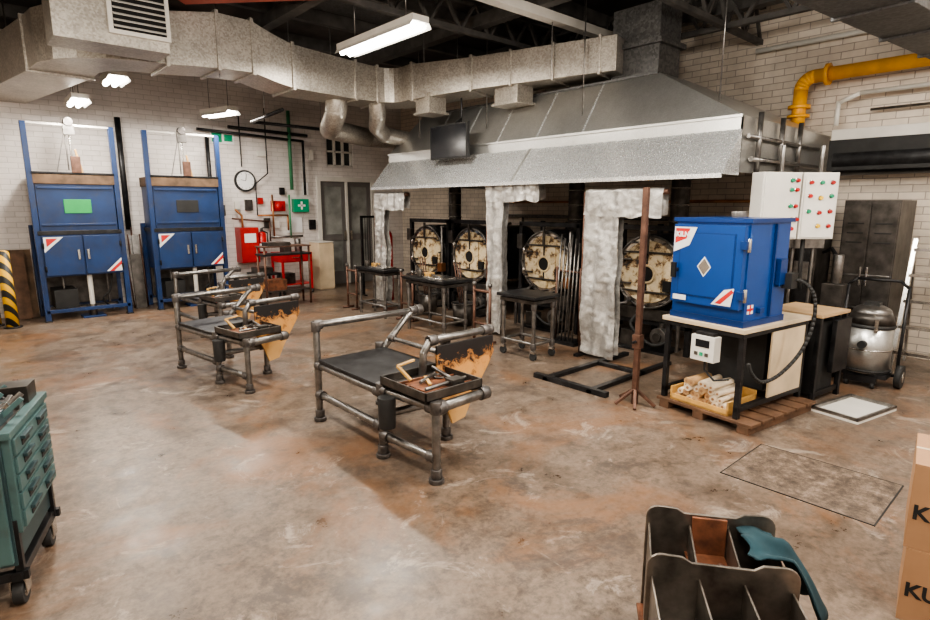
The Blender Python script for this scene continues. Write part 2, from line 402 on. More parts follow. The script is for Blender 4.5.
b.tube([(5.5,2.26,2.32),(7.4,2.26,2.32)],.018,'pipe_steel'); b.tube([(5.6,2.26,2.12),(7.4,2.26,2.12)],.022,'pipe_steel')
for x in (5.75,6.3,6.8): b.cyl((x,2.26,2.0),(x,2.26,2.55),.022,'pipe_steel')
b.build(solid=.006)
b=B('television',(5.22,5.78,2.33))
b.box(0,.05,0,.78,0,.46,'black_matte'); b.box(-.004,0,.02,.76,.02,.44,'screen'); b.cyl((.03,.39,.4),(.25,.39,.55),.02,'black_steel'); b.cyl((.25,.39,.5),(.25,.39,.85),.012,'black_steel')
b.build(bevel=.004)
# ------------------------------------------------------------------ furnaces
def furnace(y,R=.40,k=0):
    b=B('glass_furnace',(6.0,y,0)); zc=.93
    b.cyl((.02,0,zc),(1.1,0,zc),R+.06,'black_steel',32)
    for s_ in (-1,1):
        b.box(0,.06,s_*(R+.12)-.03,s_*(R+.12)+.03,0,zc+R+.14,'black_steel'); b.box(1.04,1.1,s_*(R+.12)-.03,s_*(R+.12)+.03,0,zc+R+.14,'black_steel')
        b.box(0,1.1,s_*(R+.12)-.03,s_*(R+.12)+.03,.35,.42,'black_steel')
    b.box(0,.06,-R-.15,R+.15,zc+R+.1,zc+R+.16,'black_steel'); b.box(0,.06,-R-.15,R+.15,.3,.36,'black_steel')
    b.box(.1,1.0,-R-.1,R+.1,.3,.42,'dark_metal')
    b.ring((.02,0,zc),(-1,0,0),R-.02,R+.04,.05,'chrome'); b.torus((-.04,0,zc),(1,0,0),R+.04,.014,'pipe_steel',40)
    b.cyl((0,0,zc),(-.05,0,zc),R-.02,'furnace_face',36)
    b.box(-.075,-.05,.012,.19,zc-.22,zc+.22,'furnace_face'); b.box(-.075,-.05,-.19,-.012,zc-.22,zc+.22,'furnace_face')
    b.cyl((-.074,0,zc-.02),(-.080,0,zc-.02),.085,'hole_dark',20); b.torus((-.08,0,zc-.02),(1,0,0),.10,.014,'fire_cream',24)
    b.box(-.078,-.05,-.012,.012,zc-.22,zc+.22,'hole_dark')
    for q in (-.235,.22): b.box(-.095,-.06,-.30,.30,zc+q,zc+q+.022,'dark_metal')
    for i in range(12):
        t=i*math.pi/6; b.cyl((-.03,math.cos(t)*(R+.01),zc+math.sin(t)*(R+.01)),(-.1,math.cos(t)*(R+.01),zc+math.sin(t)*(R+.01)),.014,'fitting',8)
    b.beam((-.085,.0,zc+.24),(-.085,.0,zc+R+.1),.03,'dark_metal')
    for z in (-.14,.14): b.beam((-.085,.19,zc+z),(-.085,R,zc+z),.022,'dark_metal'); b.cyl((-.08,R-.02,zc+z-.04),(-.08,R-.02,zc+z+.04),.02,'chrome',8)
    b.box(-.11,-.06,-.07,.05,zc-.34,zc-.25,'fire_cream'); b.box(-.1,-.05,-.31,-.22,zc-.2,zc-.08,'hole_dark')
    b.tube([(-.12,R+.08,0.02),(-.12,R+.08,.5),(-.12,R*.6,.55),(-.05,R*.6,.6)],.02,'fitting',10)
    b.tube([(-.05,-R-.04,.05),(-.05,-R-.04,1.35),(.4,-R-.04,1.42)],.022,'pipe_steel',10)
    b.tube(cr([V((-.1,-R,.2)),V((-.2,-R*.5,.12)),V((-.18,.1,.3)),V((-.06,.1,.42))]),.018,'rubber',8)
    b.cyl((-.1,-.2,.2),(.1,-.2,.2),.1,'pipe_steel',20); b.cyl((-.1,-.2,.2),(-.13,-.2,.2),.05,'dark_metal'); b.cyl((0,-.2,.2),(0,-.2,.35),.04,'dark_metal')
    b.box(-.08,.02,.1,.3,.02,.22,'dark_metal'); b.box(-.15,.25,-.32,.32,0,.03,'black_steel')
    b.box(-.12,-.02,-R-.1,-R+.0,.62,.76,'copper' if k==1 else 'pipe_steel')
    b.box(-.1,-.02,R+.0,R+.1,1.1,1.3,'dark_metal')
    b.cyl((.6,0,zc+R),(.6,0,2.15),.11,'dark_metal',20)
    for z in (1.5,1.7,1.9): b.torus((.6,0,z),(0,0,1),.113,.01,'chrome',20,6)
    b.box(-.02,.0,-R-.08,R+.08,.36,.5,'dark_metal')
    b.build(bevel=.004)
for i,(y,R) in enumerate(((3.45,.38),(5.0,.38),(6.5,.38),(7.62,.38))): furnace(y,R,i%2)
b=B('burner_control_panel',(6.1,4.05,0)); b.box(0,.25,0,.36,.5,1.5,'black_steel'); b.box(.0,.25,0,.36,0,.06,'black_steel'); b.box(.05,.2,.05,.3,.06,.5,'dark_metal'); b.box(-.01,0,.06,.3,1.1,1.4,'pipe_steel')
for i in range(3): b.cyl((-.01,.1+.08*i,.95),(-.03,.1+.08*i,.95),.02,('red_paint','green_box','yellow')[i],10)
b.build(bevel=.004)
b=B('gas_pipe_run')
b.tube([(7.8,2.4,1.5),(7.8,7.8,1.5)],.03,'pipe_steel'); b.tube([(7.8,2.4,1.75),(7.8,7.8,1.75)],.02,'copper')
for y in (2.6,4.2,5.8,7.1): b.tube([(7.8,y,1.5),(7.8,y,.3),(7.2,y,.3)],.025,'pipe_steel')
b.build()
b=B('gas_cylinder',(5.75,8.55,0)); b.cyl((0,0,0),(0,0,1.15),.13,'red_paint',20); b.sph((0,0,1.15),.13,'red_paint',16); b.cyl((0,0,1.25),(0,0,1.38),.03,'copper'); b.build()
# racks of blowpipes and buckets near the furnaces
b=B('blowpipe_rack',(5.55,4.28,0)); b.box(-.12,.12,-.2,.2,0,.04,'black_steel')
for s_ in (-.18,.18): b.cyl((0,s_,0),(0,s_,.95),.016,'rust_pipe')
b.cyl((0,-.18,.9),(0,.18,.9),.014,'rust_pipe')
for i in range(6): b.cyl((-.08,-.14+.055*i,.04),(.03,-.13+.055*i,1.25+.05*(i%3)),.011,'pipe_steel',8)
b.build()
for x,y in ((5.3,5.95),(5.45,6.95)):
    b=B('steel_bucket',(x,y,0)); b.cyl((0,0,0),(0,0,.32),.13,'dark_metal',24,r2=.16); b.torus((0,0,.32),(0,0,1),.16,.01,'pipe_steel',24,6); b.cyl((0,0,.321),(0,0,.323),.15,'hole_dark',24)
    for i in range(3): b.cyl((.03*i-.04,.0,.2),(.05*i-.08,.1,.9),.009,'rust_pipe',8)
    b.build()
# ------------------------------------------------------------------ heat curtains
def curtain(y0,y1,ya,ztop,zarm,seed):
    b=B('heat_curtain')
    X=5.22
    def fold(y,z):
        return .012*math.sin(y*34+seed+z*1.5)+.035*noise.noise(V((y*5,z*3.0,seed)))+.014*noise.noise(V((y*16,z*22,seed)))
    def strip(ya_,yb_,za,zb,off):
        nu=max(10,int(abs(yb_-ya_)*50)); nv=max(8,int((zb-za)*40))
        def fn(u,v):
            y=ya_+(yb_-ya_)*u; z=za+(zb-za)*v
            return (X+off+fold(y,z), y+.025*noise.noise(V((z*3,seed,2)))*(1-v), z-.04*noise.noise(V((y*7,seed,3)))*(1-v))
        b.grid(fn,nu,nv,'heat_cloth')
    strip(y0,y1,.04,ztop,-.05); strip(y0,y1,.08,ztop,.05)
    strip(ya,y1,zarm,ztop,-.062); strip(ya,y1,zarm+.03,ztop,.055)
    b.tube([(X,ya-.03,ztop-.01),(X,y1+.02,ztop-.01),(X,y1+.02,0.02)],.028,'rust_pipe')
    def cap(u,v):
        t=math.pi*v; y=ya+(y1-ya)*u; f=fold(y,ztop)
        return (X-.0035-.0585*math.cos(t)+f,y,ztop+.03*math.sin(t))
    b.grid(cap,24,6,'heat_cloth')
    b.box(X-.12,X+.12,y1-.03,y1+.03,0,.03,'black_steel')
    b.build()
curtain(3.36,3.80,2.88,1.84,1.58,1.); curtain(5.06,5.34,4.45,2.0,1.74,2.2); curtain(7.70,8.0,7.15,1.87,1.62,3.1)
b=B('steel_floor_frame')
b.box(4.15,5.6,3.42,3.48,0,.04,'black_steel'); b.box(4.15,4.21,2.75,3.6,0,.05,'black_steel'); b.box(4.15,5.6,2.9,2.96,0,.04,'black_steel'); b.box(5.0,5.06,2.9,3.45,0,.04,'black_steel')
b.build(bevel=.004)
b=B('pole_stand',(4.22,2.5,0))
b.box(-.022,.022,-.022,.022,0,1.84,'rust_pipe'); b.box(-.035,.035,-.035,.035,.5,.62,'rust_pipe'); b.cyl((-.08,0,.56),(.08,0,.56),.012,'black_steel')
for t in (1.3,2.6,3.7,4.9): b.beam((0,0,.14),(.18*math.cos(t),.18*math.sin(t),.015),.025,'rust_pipe',.025)
b.build(bevel=.003)
# ------------------------------------------------------------------ marver tables
def table(x0,x1,y0,y1,h,castor=True,stuff=0):
    b=B('steel_work_table',(x0,y0,0)); w=x1-x0; d=y1-y0
    b.box(-.03,w+.03,-.03,d+.03,h-.035,h,'black_steel')
    b.box(0,w,0,d,h-.09,h-.05,'dark_metal')
    for x in (.03,w-.03):
        for y in (.03,d-.03):
            b.cyl((x,y,.1 if castor else 0),(x,y,h-.05),.022,'pipe_steel')
            for z in (.16,h-.12): b.cyl((x,y,z-.035),(x,y,z+.035),.032,'fitting')
            if castor:
                b.cyl((x-.015,y,.045),(x+.015,y,.045),.045,'rubber',16); b.box(x-.025,x+.025,y-.03,y+.03,.08,.11,'chrome')
    for z in (.18,):
        for a,c in (((.03,.03),(w-.03,.03)),((.03,d-.03),(w-.03,d-.03)),((.03,.03),(.03,d-.03)),((w-.03,.03),(w-.03,d-.03))):
            b.cyl((*a,z),(*c,z),.018,'pipe_steel')
    if stuff:
        b.box(.05,.3,.1,.5,h,h+.02,'chrome'); b.cyl((.1,.2,h+.03),(.3,.7,h+.03),.012,'pipe_steel'); b.box(.2,.3,.55,.65,h,h+.05,'oak'); b.cyl((.1,.62,h),(.1,.62,h+.1),.04,'dark_metal')
    b.build(bevel=.003)
table(4.58,4.96,3.98,4.5,.72); table(4.55,4.98,5.48,6.3,.74,False,1); table(4.7,5.02,7.05,7.8,.74,False,1)
def yoke(x,y,h):
    b=B('pipe_yoke_stand',(x,y,0))
    for dy in (-.14,.14):
        b.cyl((0,dy,0),(0,dy,h),.018,'rust_pipe'); b.cyl((-.1,dy,.02),(.1,dy,.02),.018,'rust_pipe'); b.sph((0,dy,h+.02),.03,'pipe_steel')
    b.cyl((0,-.14,h-.06),(0,.14,h-.06),.018,'rust_pipe'); b.cyl((0,-.14,.25),(0,.14,.25),.015,'rust_pipe')
    b.build()
yoke(4.75,4.98,.72); yoke(4.9,6.75,.72); yoke(4.8,8.15,.7)
# ------------------------------------------------------------------ glassblower benches
def bench(x,y,rz,s=1.0):
    b=B('glassblowing_bench',(x,y,0),rz)
    r=.027; P='pipe_steel'; F='fitting'
    def leg(px,py,z0,z1):
        b.cyl((px,py,z0),(px,py,z1),r,P); b.cyl((px,py,0),(px,py,.03),.05,F); b.cyl((px,py,.03),(px,py,.09),.036,F)
        b.cyl((px,py,z1-.05),(px,py,z1+.03),.038,F)
    def rail(a,c,rr=r):
        a=V(a);c=V(c); b.cyl(a,c,rr,P); d=(c-a).normalized()
        b.cyl(a,a+d*.07,rr+.011,F); b.cyl(c,c-d*.07,rr+.011,F)
    leg(0,0,0,.78); leg(.58,0,0,.52); leg(0,-.9,0,.5); leg(.52,-.95,0,.76); leg(.04,-1.43,0,.5)
    rail((-.02,0,.78),(.97,0,.78)); rail((.32,-1.0,.78),(.90,-1.0,.78))
    b.cyl((.97,0,.78),(1.03,0,.78),.045,F); b.sph((.91,-1.0,.78),.04,F)
    b.tube([(.95,0,.78),(.86,-.02,.74),(.6,-.03,.5)],r,P,12); b.tube([(.34,-1.0,.78),(.28,-1.0,.7),(.28,-.98,.5)],r,P,12)
    rail((0,0,.46),(0,-.9,.46)); rail((0,0,.46),(.58,0,.46)); rail((0,0,.22),(0,-.9,.22)); rail((0,-.9,.3),(.52,-.95,.3)); rail((.58,0,.46),(.55,-.95,.46))
    rail((0,-.9,.48),(.04,-1.43,.48)); rail((.04,-1.43,.48),(.5,-1.4,.48),.034); rail((.52,-.95,.46),(.5,-1.4,.48))
    rail((.04,-1.43,.16),(0,-.9,.16))
    b.box(-.02,.60,-.9,-.05,.49,.515,'black_steel')
    rail((.62,-.1,.6),(.62,-.8,.6),.018)
    tx0,tx1,ty0,ty1=-.03,.44,-1.42,-.93; z=.53
    b.box(tx0,tx1,ty0,ty1,z,z+.01,'dark_metal')
    for q in ((tx0,tx0+.012,ty0,ty1),(tx1-.012,tx1,ty0,ty1),(tx0,tx1,ty0,ty0+.012),(tx0,tx1,ty1-.012,ty1)): b.box(*q,z,z+.06,'dark_metal')
    for i in range(4): b.box(tx0,tx1,ty0+.09*(i+1),ty0+.09*(i+1)+.012,z+.01,z+.03,'rust')
    b.box(.05,.35,-1.3,-1.1,z+.012,z+.03,'rust')
    b.beam((.10,-1.10,z+.04),(.05,-1.02,z+.13),.028,'oak',.016); b.beam((.05,-1.02,z+.13),(.20,-1.0,z+.14),.022,'oak',.014)
    b.beam((.14,-1.25,z+.04),(.2,-1.12,z+.05),.022,'oak',.016); b.cyl((.3,-1.35,z+.04),(.36,-1.0,z+.06),.012,'pipe_steel')
    b.cyl((.1,-1.2,z+.05),(.3,-1.1,z+.05),.012,'pipe_steel'); b.cyl((.0,-1.38,z+.07),(.4,-1.3,z+.05),.01,'pipe_steel')
    b.box(.22,.32,-1.38,-1.3,z+.03,z+.08,'dark_metal'); b.torus((.3,-1.15,z+.04),(0,0,1),.04,.008,'dark_metal',16,6)
    b.cyl((-.04,-1.02,.26),(-.04,-1.02,.47),.055,'black_matte',18,r2=.06)
    poly=[(.36,.745),(.90,.745),(.91,.62),(.85,.52),(.76,.40),(.68,.28),(.62,.17),(.5,.15),(.44,.3),(.36,.45)]
    b.prism(poly,'y',-1.05,-1.03,'burnt_wood')
    o=b.build(bevel=.003); o.scale=(s,s,1 if s>.95 else .97)
bench(2.01,3.98,0); bench(1.63,6.32,math.radians(8),.92); bench(2.2,8.45,math.radians(5),.9)
# ------------------------------------------------------------------ annealers
def annealer(x0,w,label):
    b=B('annealing_oven',(x0,10.15,0))
    for x in (0,w-.07):
        b.box(x,x+.07,0,.08,0,2.85,'blue_paint'); b.box(x-.01,x+.08,-.02,.10,0,.02,'black_steel'); b.box(x,x+.07,.66,.73,0,1.4,'blue_paint')
    b.box(0,w,.02,.05,2.82,2.85,'white_paint')
    b.box(.08,w-.08,.02,.74,1.32,2.0,'blue_paint'); b.box(.06,w-.06,.0,.74,2.0,2.15,'brown_insul'); b.box(.05,w-.05,0,.02,2.13,2.17,'black_steel')
    b.box(.04,w-.04,-.01,.74,1.27,1.33,'black_steel')
    b.box(.06,w-.06,.0,.74,.66,1.27,'blue_paint')
    mid=w/2
    for a,c in ((.08,mid-.01),(mid+.01,w-.08)):
        b.box(a,c,-.035,0,.68,1.25,'blue_paint'); b.box(c-.07 if a<.2 else a+.03,c-.04 if a<.2 else a+.06,-.06,-.035,.9,1.05,'chrome')
        for z in (.78,1.12): b.cyl((a if a<.2 else c,-.045,z-.04),(a if a<.2 else c,-.045,z+.04),.014,'black_steel',8)
    b.add([(.09,-.037,1.24),(.33,-.037,1.24),(.09,-.037,1.02)],[(0,1,2)],'label_white'); b.add([(.12,-.039,1.22),(.26,-.039,1.22),(.12,-.039,1.10)],[(0,1,2)],'red_label')
    b.add([(w-.09,-.037,.7),(w-.3,-.037,.7),(w-.09,-.037,.9)],[(0,1,2)],'label_white'); b.add([(w-.2,-.038,.7),(w-.26,-.038,.7),(w-.09,-.038,.86),(w-.09,-.038,.8)],[(0,1,2,3)],'red_label')
    b.box(mid-.17,mid+.17,.01,.02,1.58,1.78,label)
    for z in (1.4,1.93): b.box(.1,w-.1,.0,.02,z,z+.03,'blue_paint')
    b.cyl((mid,.04,2.15),(mid,.04,2.8),.012,'chrome',8); b.cyl((mid-.05,.04,2.2),(mid-.05,.04,2.7),.01,'pipe_steel',8)
    b.box(mid-.07,mid+.07,.0,.06,2.7,2.84,'pipe_steel'); b.cyl((mid,-.02,2.88),(mid,.08,2.88),.06,'fitting')
    b.beam((mid-.07,.03,2.7),(mid-.2,.03,2.15),.015,'pipe_steel'); b.beam((mid+.05,.03,2.5),(mid+.12,.03,2.15),.025,'oak'); b.box(mid-.02,mid+.1,.0,.04,2.15,2.4,'rust_pipe')
    b.box(.02,w-.02,.0,.05,.12,.17,'blue_paint'); b.box(.02,w-.02,.66,.7,.12,.17,'blue_paint')
    b.cyl((mid+.05,.1,.17),(mid+.05,.1,.66),.035,'white_plastic'); b.cyl((mid+.05,.1,.02),(mid+.05,.1,.2),.05,'dark_metal')
    b.box(mid-.1,mid+.2,.0,.3,0,.03,'blue_paint'); b.box(.15,mid-.12,.1,.6,.17,.45,'black_matte'); b.box(.07,w-.07,.60,.64,.17,.66,'dark_metal')
    b.tube(cr([V((w-.2,.2,.66)),V((w-.25,.15,.4)),V((w-.35,.2,.25)),V((w-.2,.4,.05))]),.015,'rubber',8)
    for x in (.3,w-.25): b.cyl((x,.3,.17),(x,.3,.66),.015,'pipe_steel')
    b.build(bevel=.004)
annealer(.85,1.13,'green_label'); annealer(2.36,1.16,'black_matte')
for x,y in ((.46,10.05),(.28,10.35)):
    b=B('hazard_bollard',(x,y,0)); b.cyl((0,0,0),(0,0,1.05),.075,'hazard',20); b.sph((0,0,1.05),.075,'hazard',16,(1,1,.5)); b.cyl((0,0,0),(0,0,.02),.11,'black_steel',20); b.build()
b=B('plywood_sheets',(.48,10.62,0)); b.rbox((.12,.1,.5),(.28,.03,1.0),'pallet_wood',(-.12,0,0)); b.rbox((.2,.17,.52),(.3,.02,1.04),'brown_insul',(-.12,0,0)); b.build()
b=B('metal_sheets',(2.08,10.52,0)); b.rbox((.12,.1,.45),(.16,.04,.9),'dark_metal',(-.1,0,0)); b.rbox((.16,.18,.6),(.1,.03,1.2),'pipe_steel',(-.1,0,0))
for i in range(5): b.cyl((.03+.05*i,.12,0),(.0+.06*i,.27,1.1+.12*(i%3)),.012,'rust_pipe',8)
b.build()
# ------------------------------------------------------------------ back wall items
YB=YW-.01
b=B('wall_clock',(4.23,YB,2.15)); b.cyl((0,0,0),(0,-.05,0),.2,'black_matte',36); b.cyl((0,-.05,0),(0,-.055,0),.165,'label_white',36)
b.beam((0,-.06,0),(.02,-.06,.13),.014,'ink',.004); b.beam((0,-.06,0),(-.09,-.06,.02),.018,'ink',.004)
for i in range(12):
    t=i*math.pi/6; b.beam((.13*math.cos(t),-.058,.13*math.sin(t)),(.155*math.cos(t),-.058,.155*math.sin(t)),.01,'ink',.004)
b.build()
b=B('exit_sign',(3.66,YB,2.80)); b.box(0,.42,-.02,0,0,.22,'label_white'); b.box(.02,.2,-.024,-.02,.03,.19,'green_box'); b.box(.24,.39,-.024,-.02,.05,.17,'green_box'); b.build()
b=B('fire_extinguisher',(4.42,10.8,.72)); h=.5; b.cyl((0,0,0),(0,0,h-.08),.08,'red_paint',20); b.sph((0,0,h-.08),.08,'red_paint',16,(1,1,.7)); b.cyl((0,0,h-.04),(0,0,h+.04),.025,'black_matte')
b.beam((0,0,h+.04),(.1,0,h+.06),.02,'black_matte'); b.tube([(0,0,h),(.1,-.02,h-.05),(.1,-.02,h-.3)],.012,'black_matte',8); b.cyl((0,0,.1),(0,0,.25),.0805,'label_white',20); b.box(-.04,.04,.06,.19,.1,.4,'red_paint'); b.build()
b=B('red_gas_cabinet',(3.98,10.70,.62)); b.box(0,.34,0,.29,0,.66,'red_paint'); b.box(.015,.325,-.012,0,.02,.64,'red_paint'); b.box(.06,.28,-.016,-.012,.38,.55,'label_white'); b.cyl((.28,-.012,.3),(.28,-.04,.3),.02,'chrome',10)
b.tube([(.1,.15,.66),(.1,.15,.88),(.0,.2,1.0)],.02,'copper'); b.build(bevel=.006)
b=B('red_tool_trolley',(4.55,10.25,0)); b.box(0,.62,0,.5,.18,.2,'red_paint'); b.box(0,.62,0,.5,.62,.8,'red_paint'); b.box(.02,.6,-.01,0,.64,.78,'red_paint'); b.box(.2,.42,-.03,-.01,.7,.72,'chrome')
for x in (.02,.60):
    for y in (.02,.48): b.box(x-.02,x+.02,y-.02,y+.02,.08,.64,'red_paint'); b.cyl((x-.015,y,.04),(x+.015,y,.04),.04,'rubber')
b.box(.05,.3,.1,.4,.2,.4,'dark_metal'); b.box(.1,.25,.1,.3,.8,.98,'dark_metal'); b.cyl((.45,.25,.8),(.45,.25,1.05),.06,'pipe_steel'); b.build(bevel=.004)
b=B('fire_alarm_bell',(4.85,YB,1.68)); b.box(-.14,.14,-.06,0,-.1,.1,'red_paint'); b.cyl((0,-.06,0),(0,-.09,0),.09,'red_paint'); b.sph((0,-.09,0),.07,'red_paint',20,(1,.5,1)); b.build(bevel=.004)
b=B('first_aid_box',(5.15,YB,1.56)); b.box(0,.32,-.12,0,0,.26,'green_box'); b.box(.14,.18,-.125,-.12,.05,.21,'label_white'); b.box(.08,.24,-.125,-.12,.11,.15,'label_white'); b.build(bevel=.01)
b=B('electrical_boxes')
for x,z,w,h,mt in ((4.0,1.62,.1,.15,'white_plastic'),(4.2,1.6,.14,.2,'dark_metal'),(4.45,1.72,.1,.12,'red_paint'),(4.55,1.25,.12,.2,'dark_metal'),(4.75,1.25,.1,.14,'white_plastic'),(4.5,2.62,.16,.1,'white_plastic'),(5.5,1.2,.14,.2,'black_steel'),(5.56,2.6,.1,.2,'white_plastic'),(4.9,1.9,.1,.14,'black_steel'),(3.7,1.5,.12,.2,'dark_metal')):
    b.box(x,x+w,YB-.05,YB,z,z+h,mt)
b.box(5.02,5.35,YB-.02,YB,1.15,1.45,'label_white'); b.box(5.4,5.52,YB-.02,YB,1.9,2.15,'label_white')
b.build(bevel=.004)
b=B('wall_pipework')
b.tube([(5.12,YB-.12,2.0),(5.12,YB-.12,3.5)],.035,'green_pipe'); b.tube([(5.40,YB-.12,1.9),(5.40,YB-.12,2.95),(3.4,YB-.12,3.02)],.025,'black_steel')
b.tube([(3.95,YB-.12,3.1),(5.5,YB-.12,3.06)],.03,'black_steel'); b.tube([(2.2,YB-.06,1.3),(2.2,YB-.06,3.1)],.045,'black_steel'); b.tube([(3.57,YB-.1,1.5),(3.57,YB-.1,2.9)],.035,'black_steel')
b.tube([(4.4,YB-.12,1.5),(5.0,YB-.12,1.5),(5.0,YB-.12,1.2)],.018,'copper'); b.tube([(4.4,YB-.1,1.5),(4.4,YB-.1,2.1),(4.65,YB-.1,2.3),(4.65,YB-.1,3.5)],.012,'black_steel')
b.tube([(4.62,YB-.12,1.08),(5.3,YB-.12,1.08)],.022,'pipe_steel'); b.tube([(4.7,YB-.12,1.05),(4.7,YB-.12,1.9)],.018,'copper'); b.tube([(5.05,YB-.12,1.05),(5.05,YB-.12,1.9)],.018,'green_pipe')
b.tube([(4.15,YB-.12,2.4),(4.15,YB-.12,3.4)],.012,'black_steel'); b.tube([(3.9,YB-.12,1.45),(4.62,YB-.12,1.38),(4.62,YB-.12,1.0)],.015,'rust_pipe')
b.tube([(-.5,YB-.1,1.6),(.3,YB-.1,1.6),(.3,YB-.1,1.3)],.02,'red_paint')
b.build()
b=B('white_cabinet',(5.42,10.45,0)); b.box(0,.32,0,.4,0,.95,'pale_board'); b.box(-.005,.325,-.02,0,.03,.92,'pale_board'); b.box(-.01,.33,-.02,.4,.95,.97,'white_paint'); b.build(bevel=.006)
b=B('cart_shelf',(4.0,10.1,0)); b.box(0,.45,0,.5,.42,.46,'black_steel')
for x in (.03,.42):
    for y in (.03,.47): b.box(x-.02,x+.02,y-.02,y+.02,0,.42,'black_steel')
b.box(.05,.35,.1,.4,.46,.56,'dark_metal'); b.build(bevel=.004)
b=B('tool_rack',(3.75,9.15,0)); b.box(0,.85,0,.35,.86,.89,'black_steel'); b.box(.0,.85,.0,.35,1.0,1.02,'rust_pipe')
for x in (.03,.82):
    for y in (.03,.32): b.cyl((x,y,0),(x,y,1.0),.018,'rust_pipe')
b.box(.1,.5,.05,.3,1.02,1.08,'dark_metal'); b.box(.05,.8,.0,.35,.25,.27,'dark_metal'); b.box(.1,.4,.05,.3,.27,.45,'rust'); b.build()
b=B('framed_screen',(5.72,9.3,0)); b.box(0,.04,0,.04,0,1.5,'black_steel'); b.box(.5,.54,0,.04,0,1.5,'black_steel'); b.box(0,.54,0,.04,1.46,1.5,'black_steel'); b.box(0,.54,0,.04,.5,.54,'black_steel'); b.box(-.05,.0,-.15,.19,0,.02,'black_steel'); b.box(.54,.59,-.15,.19,0,.02,'black_steel')
for i in range(9): b.box(.04+.05*i,.048+.05*i,.015,.025,.54,1.46,'black_steel')
b.build()
# ------------------------------------------------------------------ light fixtures, visible ones and added fill ones
def fixture(x,y,z,L,rz=0,power=60,added_fill=0):
    b=B('seen_or_added_fluorescent',(x,y,z),rz)
    b.box(-.1,.1,-L/2,L/2,.03,.09,'white_paint')
    if not added_fill:
        b.add([(-.1,-L/2,.03),(-.1,L/2,.03),(-.13,L/2,-.02),(-.13,-L/2,-.02)],[(0,1,2,3)],'white_paint'); b.add([(.1,-L/2,.03),(.1,L/2,.03),(.13,L/2,-.02),(.13,-L/2,-.02)],[(0,1,2,3)],'white_paint')
    for s_ in (-.05,.05): b.cyl((s_,-L/2+.03,0),(s_,L/2-.03,0),.03,'tube_glow',10)
    for s_ in (-L/3,L/3): b.cyl((0,s_,.09),(0,s_,ZC-z),.006,'pipe_steel',6)
    o=b.build()
    l=bpy.data.lights.new('seen_or_added_lamp','AREA'); l.shape='RECTANGLE'; l.size=.2; l.size_y=L; l.energy=power; l.color=(1,.92,.81)
    lo=bpy.data.objects.new('seen_or_added_lamp',l); lo.location=(0,0,-.035); lo.parent=o; scene.collection.objects.link(lo)
    if added_fill:
        l=bpy.data.lights.new('added_fill_lamp','POINT'); l.shadow_soft_size=.12; l.energy=added_fill; l.color=(1,.93,.83)  # point light added as fill to brighten ducts and ceiling
        lo=bpy.data.objects.new('added_fill_lamp',l); lo.location=(0,0,-.18); lo.parent=o; scene.collection.objects.link(lo)
fixture(3.62,5.4,3.42,1.45,0,80)
fixture(1.72,8.5,3.22,.55,0,45); fixture(1.5,9.8,3.1,.6,0,45); fixture(3.4,9.7,3.13,.7,.3,50)
fixture(3.4,1.9,3.5,1.5,0,60,75); fixture(.6,4.2,3.3,1.5,0,45,85); fixture(.6,.6,3.4,1.5,0,45,85); fixture(5.6,-.6,3.4,1.5,0,40,65); fixture(-1.0,7.2,3.5,1.5,0,45); fixture(2.6,-1.0,3.4,1.5,0,40,60)  # added fixtures outside the view, put in to brighten the room
# ------------------------------------------------------------------ right wall
b=B('yellow_gas_pipe')
b.tube([(7.66,-1.95,3.2),(7.66,2.45,3.17)]+[(7.66,2.45+.14*math.sin(t),3.03+.14*math.cos(t)) for t in (.3,.6,.9,1.2,1.57)]+[(7.66,2.59,2.62)],.075,'yellow_pipe',18)
for p,q in (((7.66,2.59,2.82),(7.66,2.59,2.86)),((7.66,2.3,3.17),(7.66,2.34,3.17)),((7.66,2.59,2.72),(7.66,2.59,2.75))): b.cyl(p,q,.12,'yellow_pipe',20)
b.build()
b=B('lintel_beam'); b.box(7.6,XW-.005,-1.95,2.2,2.42,2.54,'white_paint'); b.box(7.55,XW-.005,-1.95,2.2,2.08,2.42,'black_matte'); b.cyl((7.7,-1.95,2.2),(7.7,2.15,2.2),.17,'black_steel',20); b.build(bevel=.006)
b=B('conduit_run')
b.tube([(7.72,-1.9,2.95),(7.72,2.0,2.93),(7.72,2.2,2.85),(7.72,2.2,2.6)],.025,'white_plastic'); b.tube([(7.8,-1.9,3.6),(7.8,3.2,3.6)],.03,'white_plastic'); b.tube([(7.78,1.0,2.6),(7.78,1.0,3.5)],.02,'pipe_steel'); b.tube([(7.8,-1.9,2.75),(7.8,1.9,2.75)],.015,'pipe_steel')
b.build()
b=B('pipe_post'); b.tube([(6.6,2.27,0),(6.6,2.27,2.0)],.03,'pipe_steel'); b.tube([(7.1,2.27,0),(7.1,2.27,2.0)],.03,'pipe_steel'); b.build()
def panel(x,y,z,w,h,d,rz,dots,name='control_panel'):
    b=B(name,(x,y,z),rz)
    b.box(0,w,0,d,0,h,'white_plastic'); b.box(.015,w-.015,-.012,0,.015,h-.015,'white_plastic')
    for i,j,c in dots:
        px,pz=w*i,h*j; b.cyl((px,-.012,pz),(px,-.035,pz),.017,c,12); b.torus((px,-.012,pz),(0,1,0),.02,.004,'chrome',16,6)
    b.box(-.03,w+.03,d,d+.03,-.1,.05,'pipe_steel')
    for x_ in (w*.2,w*.8): b.cyl((x_,d+.02,-z),(x_,d+.02,h),.015,'pipe_steel')
    b.tube([(w*.3,d*.5,0),(w*.3,d*.5,-.3),(w*.5,d,-.5)],.02,'black_matte',8); b.tube([(w*.6,d*.5,h),(w*.6,d*.5,h+.25)],.02,'pipe_steel',8)
    b.build(bevel=.006)
